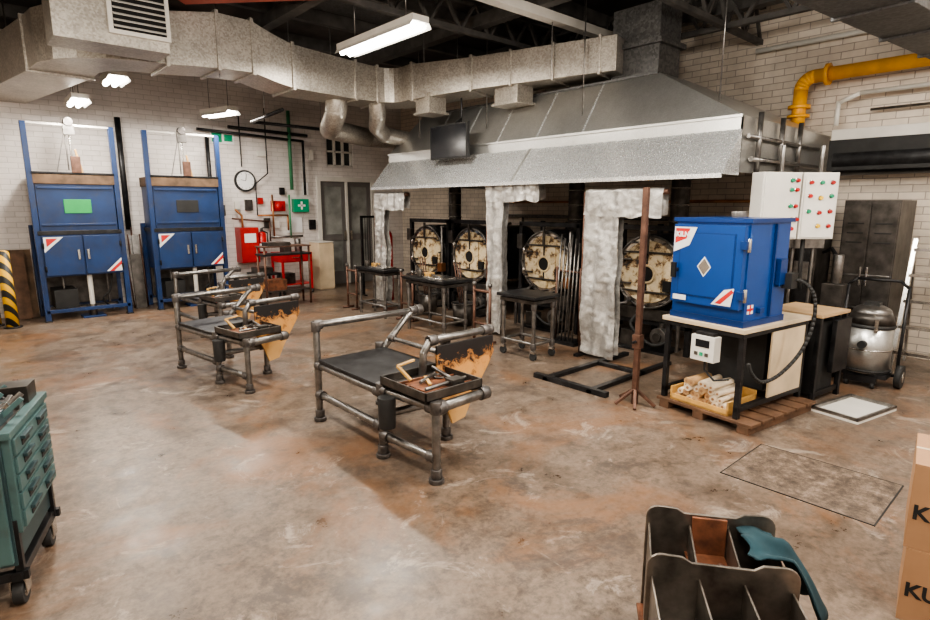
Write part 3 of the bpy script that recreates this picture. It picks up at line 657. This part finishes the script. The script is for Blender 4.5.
panel(5.6,2.13,1.38,.42,.62,.15,-.5,[(.72,.88,'green_box'),(.72,.74,'green_box'),(.86,.88,'red_paint'),(.86,.74,'red_paint'),(.72,.5,'green_box'),(.86,.5,'red_paint'),(.8,.3,'yellow'),(.8,.16,'red_paint'),(.92,.3,'red_paint')])
panel(5.99,1.92,1.38,.34,.62,.15,-.7,[(.2,.85,'red_paint'),(.5,.85,'green_box'),(.8,.85,'red_paint'),(.2,.65,'red_paint'),(.5,.62,'yellow'),(.8,.65,'green_box'),(.2,.42,'green_box'),(.5,.4,'red_paint'),(.8,.42,'red_paint'),(.5,.2,'yellow'),(.8,.2,'red_paint')])
b=B('steel_locker',(7.2,1.38,0)); b.box(0,.68,0,.5,.06,1.75,'dark_metal'); b.box(-.015,0,.01,.245,.1,1.72,'dark_metal'); b.box(-.015,0,.255,.49,.1,1.72,'dark_metal')
for y in (.22,.28): b.box(-.04,-.015,y-.01,y+.01,.85,1.05,'chrome')
b.box(.02,.66,.02,.48,0,.06,'black_matte')
for z in (1.3,1.4,1.5): b.box(-.02,-.012,.05,.2,z,z+.015,'black_matte'); b.box(-.02,-.012,.3,.45,z,z+.015,'black_matte')
for z in (.3,.6,.95): b.box(-.022,-.012,.02,.48,z,z+.02,'pipe_steel')
b.build(bevel=.006)
b=B('switchgear_cabinet',(6.85,2.0,0)); b.box(0,.5,0,.22,.0,1.35,'dark_metal'); b.box(-.02,0,.02,.2,.5,1.3,'black_steel'); b.box(-.03,-.02,.05,.2,.9,1.1,'pipe_steel'); b.tube([(.1,.1,1.35),(.1,.1,1.95)],.03,'black_steel'); b.tube([(.3,.12,1.35),(.3,.12,1.95)],.04,'galv_dark'); b.build(bevel=.006)
b=B('air_compressor',(6.75,1.76,0)); b.box(-.15,.15,-.12,.12,.0,.3,'dark_metal'); b.cyl((-.15,0,.45),(.18,0,.45),.13,'black_steel',20); b.box(-.1,.1,-.1,.1,.58,.9,'dark_metal'); b.cyl((0,0,.9),(0,0,1.2),.05,'pipe_steel'); b.tube([(0,0,1.15),(.1,.1,1.25),(.2,.2,1.2)],.02,'black_steel'); b.build(bevel=.005)
b=B('step_ladder',(7.05,.84,0))
for dy in (0,.42):
    b.beam((0,dy,0),(.38,dy,1.35),.035,'chrome',.07)
    b.beam((.65,dy,0),(.38,dy,1.35),.025,'chrome',.04)
for i in range(5):
    t=(i+.8)/5.2; b.box(.38*t-.05,.38*t+.05,0,.42,1.35*t-.015,1.35*t+.015,'chrome')
b.build()
b=B('industrial_vacuum',(6.40,1.34,0))
b.cyl((0,0,.14),(0,0,.60),.19,'galv_hood',28); b.torus((0,0,.58),(0,0,1),.19,.015,'black_matte',28,6); b.torus((0,0,.16),(0,0,1),.19,.012,'black_matte',28,6); b.torus((0,0,.36),(0,0,1),.19,.008,'chrome',28,6)
b.cyl((0,0,.60),(0,0,.70),.195,'dark_metal',28,r2=.16); b.sph((0,0,.70),.16,'pipe_steel',20,(1,1,.5)); b.box(-.06,.06,-.06,.06,.76,.80,'black_matte')
b.cyl((-.17,0,.42),(-.25,0,.42),.035,'black_matte')
for t in (1.2,3.6,5.2): b.box(.19*math.cos(t)-.015,.19*math.cos(t)+.015,.19*math.sin(t)-.015,.19*math.sin(t)+.015,.54,.66,'chrome')
b.tube([(.05,-.24,.08),(.1,-.24,.94),(.1,-.17,1.0),(.1,.17,1.0),(.1,.24,.94),(.05,.24,.08)],.014,'black_steel')
b.cyl((.05,-.29,.11),(.05,-.24,.11),.11,'rubber',20); b.cyl((.05,.24,.11),(.05,.29,.11),.11,'rubber',20); b.cyl((.05,-.295,.11),(.05,-.29,.11),.05,'chrome'); b.cyl((.05,-.27,.11),(.05,.27,.11),.015,'black_steel')
b.box(-.15,.1,-.2,.2,.1,.14,'black_steel'); b.cyl((-.15,-.12,.03),(-.15,-.09,.03),.03,'rubber'); b.cyl((-.15,.09,.03),(-.15,.12,.03),.03,'rubber'); b.box(-.17,-.13,-.13,.13,.05,.11,'black_steel')
b.build()
# ------------------------------------------------------------------ kiln + table
KR=math.radians(-8)
K=(4.37,2.34,0)
b=B('kiln_table',K,KR)
W=.70;D=.98
b.box(-.02,D,-W,.02,.755,.79,'pale_board'); b.box(-.01,D-.01,-W+.01,.01,.72,.755,'black_steel')
for x in (.02,D-.04):
    for y in (-.02,-W+.03): b.box(x-.02,x+.02,y-.02,y+.02,.087,.72,'black_steel')
b.box(0,D-.02,-W+.01,-W+.05,.14,.18,'black_steel'); b.box(0,D-.02,-.04,0,.14,.18,'black_steel')
b.box(.42,D-.02,-W+.012,-W+.03,.16,.72,'pale_board')
b.box(.5,.9,-.6,-.1,.2,.7,'black_matte')
b.build(bevel=.003)
b=B('wooden_pallet',(K[0],K[1],0),KR)
for i in range(6): b.box(-.03+.17*i,.11+.17*i,-.82,.02,.06,.085,'pallet_wood')
for y in (-.80,-.42,-.1): b.box(-.03,.94,y,y+.09,0,.06,'pallet_wood')
b.build(bevel=.003)
b=B('paper_rolls_crate',(K[0]-.01,K[1]-.09,0.086),KR)
b.box(0,.40,-.52,-.505,0,.11,'oak'); b.box(0,.40,-.015,0,0,.11,'oak'); b.box(0,.015,-.52,0,0,.05,'oak'); b.box(.385,.40,-.52,0,0,.14,'oak'); b.box(0,.40,-.52,0,0,.015,'oak')
random.seed(3)
for row in range(4):
    for i in range(8-row):
        y=-.055-.056*i-.028*row+random.uniform(-.008,.008); z=.045+.047*row; r=.022+.007*random.random(); x=-.01+.06*random.random()
        b.cyl((x,y,z),(x+.30,y+random.uniform(-.03,.03),z),r,random.choice(['paper','paper','paper_dark']),12); b.cyl((x-.002,y,z),(x+.002,y,z),r*.45,'cardboard',8)
b.build()
b=B('kiln',(K[0],K[1],.79),KR)
kw=.62; kd=.56; kh=.80; o=.03
b.box(o,o+kd,-kw-.03,-.03,.04,kh,'blue_kiln'); b.box(o-.02,o+kd+.02,-kw-.05,-.01,kh-.02,kh+.012,'blue_edge'); b.box(o-.01,o+kd+.01,-kw-.04,-.02,.0,.05,'blue_edge')
b.box(o-.06,o,-kw-.02,-.05,.14,kh-.04,'blue_kiln'); b.box(o-.064,o-.06,-kw+.04,-.11,.2,kh-.1,'blue_edge')
b.box(o-.067,o-.064,-kw+.05,-.12,.21,kh-.11,'blue_kiln')
for z in (.25,.62):
    b.box(o-.075,o-.02,-kw-.05,-kw+.0,z-.03,z+.03,'blue_edge'); b.cyl((o-.04,-kw-.05,z-.05),(o-.04,-kw-.05,z+.05),.014,'chrome',10)
b.cyl((o-.06,-.1,.4),(o-.11,-.1,.4),.015,'black_steel'); b.box(o-.12,o-.1,-.12,-.08,.34,.46,'black_steel')
q=o-.069
b.add([(q,-.06,kh-.06),(q,-.26,kh-.06),(q,-.2,kh-.2),(q,-.06,kh-.26)],[(0,1,2,3)],'label_white')
b.add([(q-.001,-.07,kh-.07),(q-.001,-.2,kh-.07),(q-.001,-.17,kh-.15),(q-.001,-.07,kh-.19)],[(0,1,2,3)],'red_label')
b.add([(q,-.34,.36),(q,-.40,.44),(q,-.34,.52),(q,-.28,.44)],[(0,1,2,3)],'label_white')
b.add([(q-.001,-.34,.375),(q-.001,-.39,.44),(q-.001,-.34,.505),(q-.001,-.29,.44)],[(0,1,2,3)],'chrome')
b.add([(q,-.42,.16),(q,-.58,.16),(q,-.6,.3),(q,-.52,.28)],[(0,1,2,3)],'label_white'); b.add([(q-.001,-.45,.17),(q-.001,-.5,.17),(q-.001,-.6,.27),(q-.001,-.58,.29)],[(0,1,2,3)],'red_label')
b.add([(q,-.08,.16),(q,-.2,.16),(q,-.2,.2),(q,-.08,.2)],[(0,1,2,3)],'label_white')
ys=-kw-.031
b.box(.36,.38,ys-.02,ys,.06,kh-.03,'blue_edge')
b.box(.07,.15,ys-.002,ys,.1,.17,'label_white'); b.box(.10,.12,ys-.003,ys,.1,.17,'red_label'); b.box(.07,.15,ys-.003,ys,.125,.145,'red_label')
b.box(.2,.26,ys-.03,ys,.1,.14,'blue_edge'); b.box(.42,.52,ys-.04,ys,.3,.5,'blue_edge')
b.cyl((.45,-.3,kh),(.45,-.3,kh+.06),.06,'pipe_steel')
ko=b.build(bevel=.008)
text('KILN',.055,'label_white',ko,(q-.003,-.075,kh-.135),(math.radians(90),0,math.radians(-90)))
b=B('kiln_controller',(K[0]-.075,K[1]-.30,.50),KR); b.box(-.05,.04,-.2,0,0,.2,'white_plastic'); b.box(-.054,-.05,-.16,-.04,.11,.17,'screen')
for i in range(3): b.box(-.056,-.05,-.155+.045*i,-.125+.045*i,.04,.07,'green_box' if i==1 else 'pipe_steel')
b.tube([(0,-.1,0),(0,-.1,-.08),(-.02,-.2,-.14),(-.02,-.32,-.1)],.008,'rubber',8); b.box(-.03,.06,-.18,-.02,.2,.225,'black_steel'); b.build(bevel=.006)
b=B('power_cable',(K[0],K[1],0),KR)
pts=[V((.57,-.70,1.10)),V((.60,-.76,1.12)),V((.66,-.84,1.02)),V((.66,-.86,.80)),V((.56,-.84,.58)),V((.36,-.80,.42)),V((.16,-.77,.38)),V((.04,-.75,.46)),V((.0,-.74,.54))]
b.tube(cr(pts),.014,'rubber',10); b.box(.5,.60,-.74,-.67,1.06,1.18,'black_matte'); b.build()
b=B('plywood_side_table',(5.4,1.93,0),KR); b.box(0,.52,-.48,0,.76,.79,'plywood')
for x in (.03,.49):
    for y in (-.03,-.45): b.box(x-.02,x+.02,y-.02,y+.02,0,.76,'black_steel')
b.box(.1,.45,-.42,-.1,.05,.7,'black_matte'); b.box(0,.52,-.46,-.44,.05,.10,'black_steel'); b.box(.24,.52,-.50,-.46,.25,.72,'black_steel'); b.build(bevel=.004)
b=B('white_tray',(5.18,1.42,0),math.radians(-12)); b.box(0,.62,-.36,0,0,.02,'white_plastic')
for q_ in ((0,.62,-.36,-.34),(0,.62,-.02,0),(0,.02,-.36,0),(.6,.62,-.36,0)): b.box(*q_,.02,.045,'pipe_steel')
b.build()
b=B('floor_hatch')
b.box(3.5,4.15,.6,1.42,-.01,.004,'hatch')
for q_ in ((3.492,3.5,.592,1.428),(4.15,4.158,.592,1.428),(3.5,4.15,.592,.6),(3.5,4.15,1.42,1.428)): b.box(*q_,-.01,.004,'black_matte')
b.build()
# ------------------------------------------------------------------ foreground tool trough
ang=math.radians(-53.5); O=(2.02,1.10,0)
b=B('steel_tool_trough',O,ang)
W=.475
def plate(y,w0,w1,zt):
    pts=[(w0,0),(w1,0),(w1,zt-.1)]
    for k in range(5):
        t=k/4*math.pi/2; pts.append((w1-.05+.05*math.cos(t),zt-.05+.05*math.sin(t)))
    pts+= [(w1-.12,zt-.003),(w1-.15,zt-.022),(w0+.15,zt-.022),(w0+.12,zt-.003)]
    for k in range(5):
        t=math.pi/2+k/4*math.pi/2; pts.append((w0+.05+.05*math.cos(t),zt-.05+.05*math.sin(t)))
    pts.append((w0,zt-.1))
    b.prism(pts,'y',y,y+.012,'trough_steel')
plate(0,-.01,W+.015,.47); plate(-.36,-.045,W-.015,.48)
for x in (0,.16,.31,W-.01):
    zz=.39 if x in (0,W-.01) else .40
    x2=x-.03
    b.prism([(x,0),(x+.008,0),(x2+.008,-.36),(x2,-.36)],'z',0,zz,'trough_steel'); b.box(x2,x2+.008,-.95,-.36,0,zz,'trough_steel')
b.box(-.028,W-.035,-.95,-.003,.0,.012,'rust'); b.box(.15,.305,-.35,0,.27,.28,'rust'); b.box(-.03,W-.03,-.955,-.94,0,.38,'trough_steel')
b.box(.17,.305,-.012,-.001,.28,.44,'rust')
b.cyl((.2,-.3,.29),(.27,-.1,.295),.012,'rust_pipe'); b.box(.17,.27,-.34,-.27,.28,.31,'red_paint')
for i in range(5): b.cyl((.0+.03*i,-.9,.05+.02*i),(.01+.03*i,-.42,.1),.01,'chrome',8)
for i in range(4): b.cyl((.17+.03*i,-.9,.15),(.19+.025*i,-.42,.2+.02*i),.012,'rust_pipe',8)
b.build(bevel=.003)
b=B('teal_cloth',O,ang)
def cf(u,v):
    x=.34+.27*u; y=-.03-.24*v; e=W+.01
    if x<e: z=.425+.02*noise.noise(V((x*16,y*14,3)))+.012*math.sin(y*40)
    else: z=.42-(x-e)*1.7+.02*math.sin(y*40)
    return (x+.03*math.sin(y*30)*u+.02*noise.noise(V((y*20,x*9,0))),y+.03*math.sin(x*20),z)
b.grid(cf,24,22,'teal_cloth'); o_=b.build(solid=.006)
# ------------------------------------------------------------------ cardboard boxes
def cbox(z,h,dx,dy):
    b=B('cardboard_box',(2.74+dx,.365+dy,z),math.radians(-81)); b.box(0,.5,0,.4,0,h,'cardboard')
    b.box(0,.5,.19,.21,h,h+.002,'pale_board')
    o=b.build(bevel=.006); text('KUGLER',.085,'ink',o,(.012,-.002,h*.36),(math.radians(90),0,0)); return o
cbox(0,.325,.0,-.012); cbox(.327,.36,0,0)
# ------------------------------------------------------------------ tool cabinet left
b=B('tool_cabinet',(-.51,3.04,0),math.radians(-18))
w=.6;d=.56
b.box(0,w-.03,0,d,.20,.76,'teal_dark'); b.box(-.01,w+.01,-.01,d+.01,.76,.79,'teal_paint'); b.box(.03,w-.03,.03,d-.03,.79,.795,'dark_metal')
b.box(.0,w-.04,-.02,0,.22,.75,'teal_paint')
b.box(w-.03,w,.01,d-.01,.34,.76,'teal_paint')
for i in range(5):
    z=.355+.08*i; b.box(w,w+.012,.03,d-.03,z,z+.07,'teal_paint')
    for yy in (.16,.40): b.box(w+.012,w+.03,yy-.06,yy+.06,z+.045,z+.06,'teal_dark'); b.box(w+.012,w+.016,yy-.05,yy+.05,z+.015,z+.042,'black_matte')
for x in (.02,w-.04):
    b.box(x-.02,x+.02,-.01,d+.01,.13,.17,'black_steel')
for y in (0,d-.02): b.box(0,w,y,y+.03,.13,.17,'black_steel')
for x in (.02,w-.03):
    for y in (.02,d-.02): b.box(x-.015,x+.015,y-.015,y+.015,.14,.4,'black_steel')
for x in (.05,w-.05):
    for y in (.05,d-.05):
        b.cyl((x-.02,y,.055),(x+.02,y,.055),.055,'rubber',20); b.cyl((x-.022,y,.055),(x+.022,y,.055),.028,'chrome',14); b.box(x-.032,x-.024,y-.03,y+.03,.05,.13,'chrome'); b.box(x+.024,x+.032,y-.03,y+.03,.05,.13,'chrome'); b.box(x-.03,x+.03,y-.04,y+.04,.12,.14,'chrome')
random.seed(5)
for i in range(44):
    x=.10+.44*random.random(); y=.05+.46*random.random(); a=random.uniform(0,3.1)
    b.beam((x,y,.81),(x+.09*math.cos(a),y+.09*math.sin(a),.82+.07*random.random()),.02,random.choice(['dark_metal','chrome','black_matte','pipe_steel','teal_paint','rust_pipe']))
b.box(.40,.56,.05,.25,.79,.85,'teal_dark'); b.box(.42,.57,.3,.36,.79,.83,'pipe_steel'); b.cyl((.32,.2,.79),(.32,.2,.88),.04,'dark_metal'); b.box(.45,.58,.40,.53,.79,.87,'dark_metal'); b.box(.3,.44,.42,.52,.79,.90,'rust_pipe')
b.build(bevel=.004)
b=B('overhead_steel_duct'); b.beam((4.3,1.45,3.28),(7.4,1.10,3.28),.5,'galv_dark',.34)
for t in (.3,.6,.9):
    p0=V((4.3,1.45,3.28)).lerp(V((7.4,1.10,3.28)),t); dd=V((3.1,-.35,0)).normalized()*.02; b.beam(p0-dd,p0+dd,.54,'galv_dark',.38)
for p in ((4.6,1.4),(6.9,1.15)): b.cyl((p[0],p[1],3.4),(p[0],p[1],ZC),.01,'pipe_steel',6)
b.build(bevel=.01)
# ------------------------------------------------------------------ world, camera
w=bpy.data.worlds.new('World'); scene.world=w; w.use_nodes=True
w.node_tree.nodes['Background'].inputs[0].default_value=(.9,.93,1,1); w.node_tree.nodes['Background'].inputs[1].default_value=.4
cam=bpy.data.cameras.new('camera'); cam.sensor_width=36; cam.lens=565/930*36; cam.clip_start=.05
co=bpy.data.objects.new('camera',cam); scene.collection.objects.link(co)
co.location=(0,0,1.7); co.rotation_euler=(math.radians(90-10.53),0,math.radians(-41.9)); scene.camera=co
try:
    scene.view_settings.look='AgX - Medium High Contrast'
except Exception: pass
scene.view_settings.exposure=.42
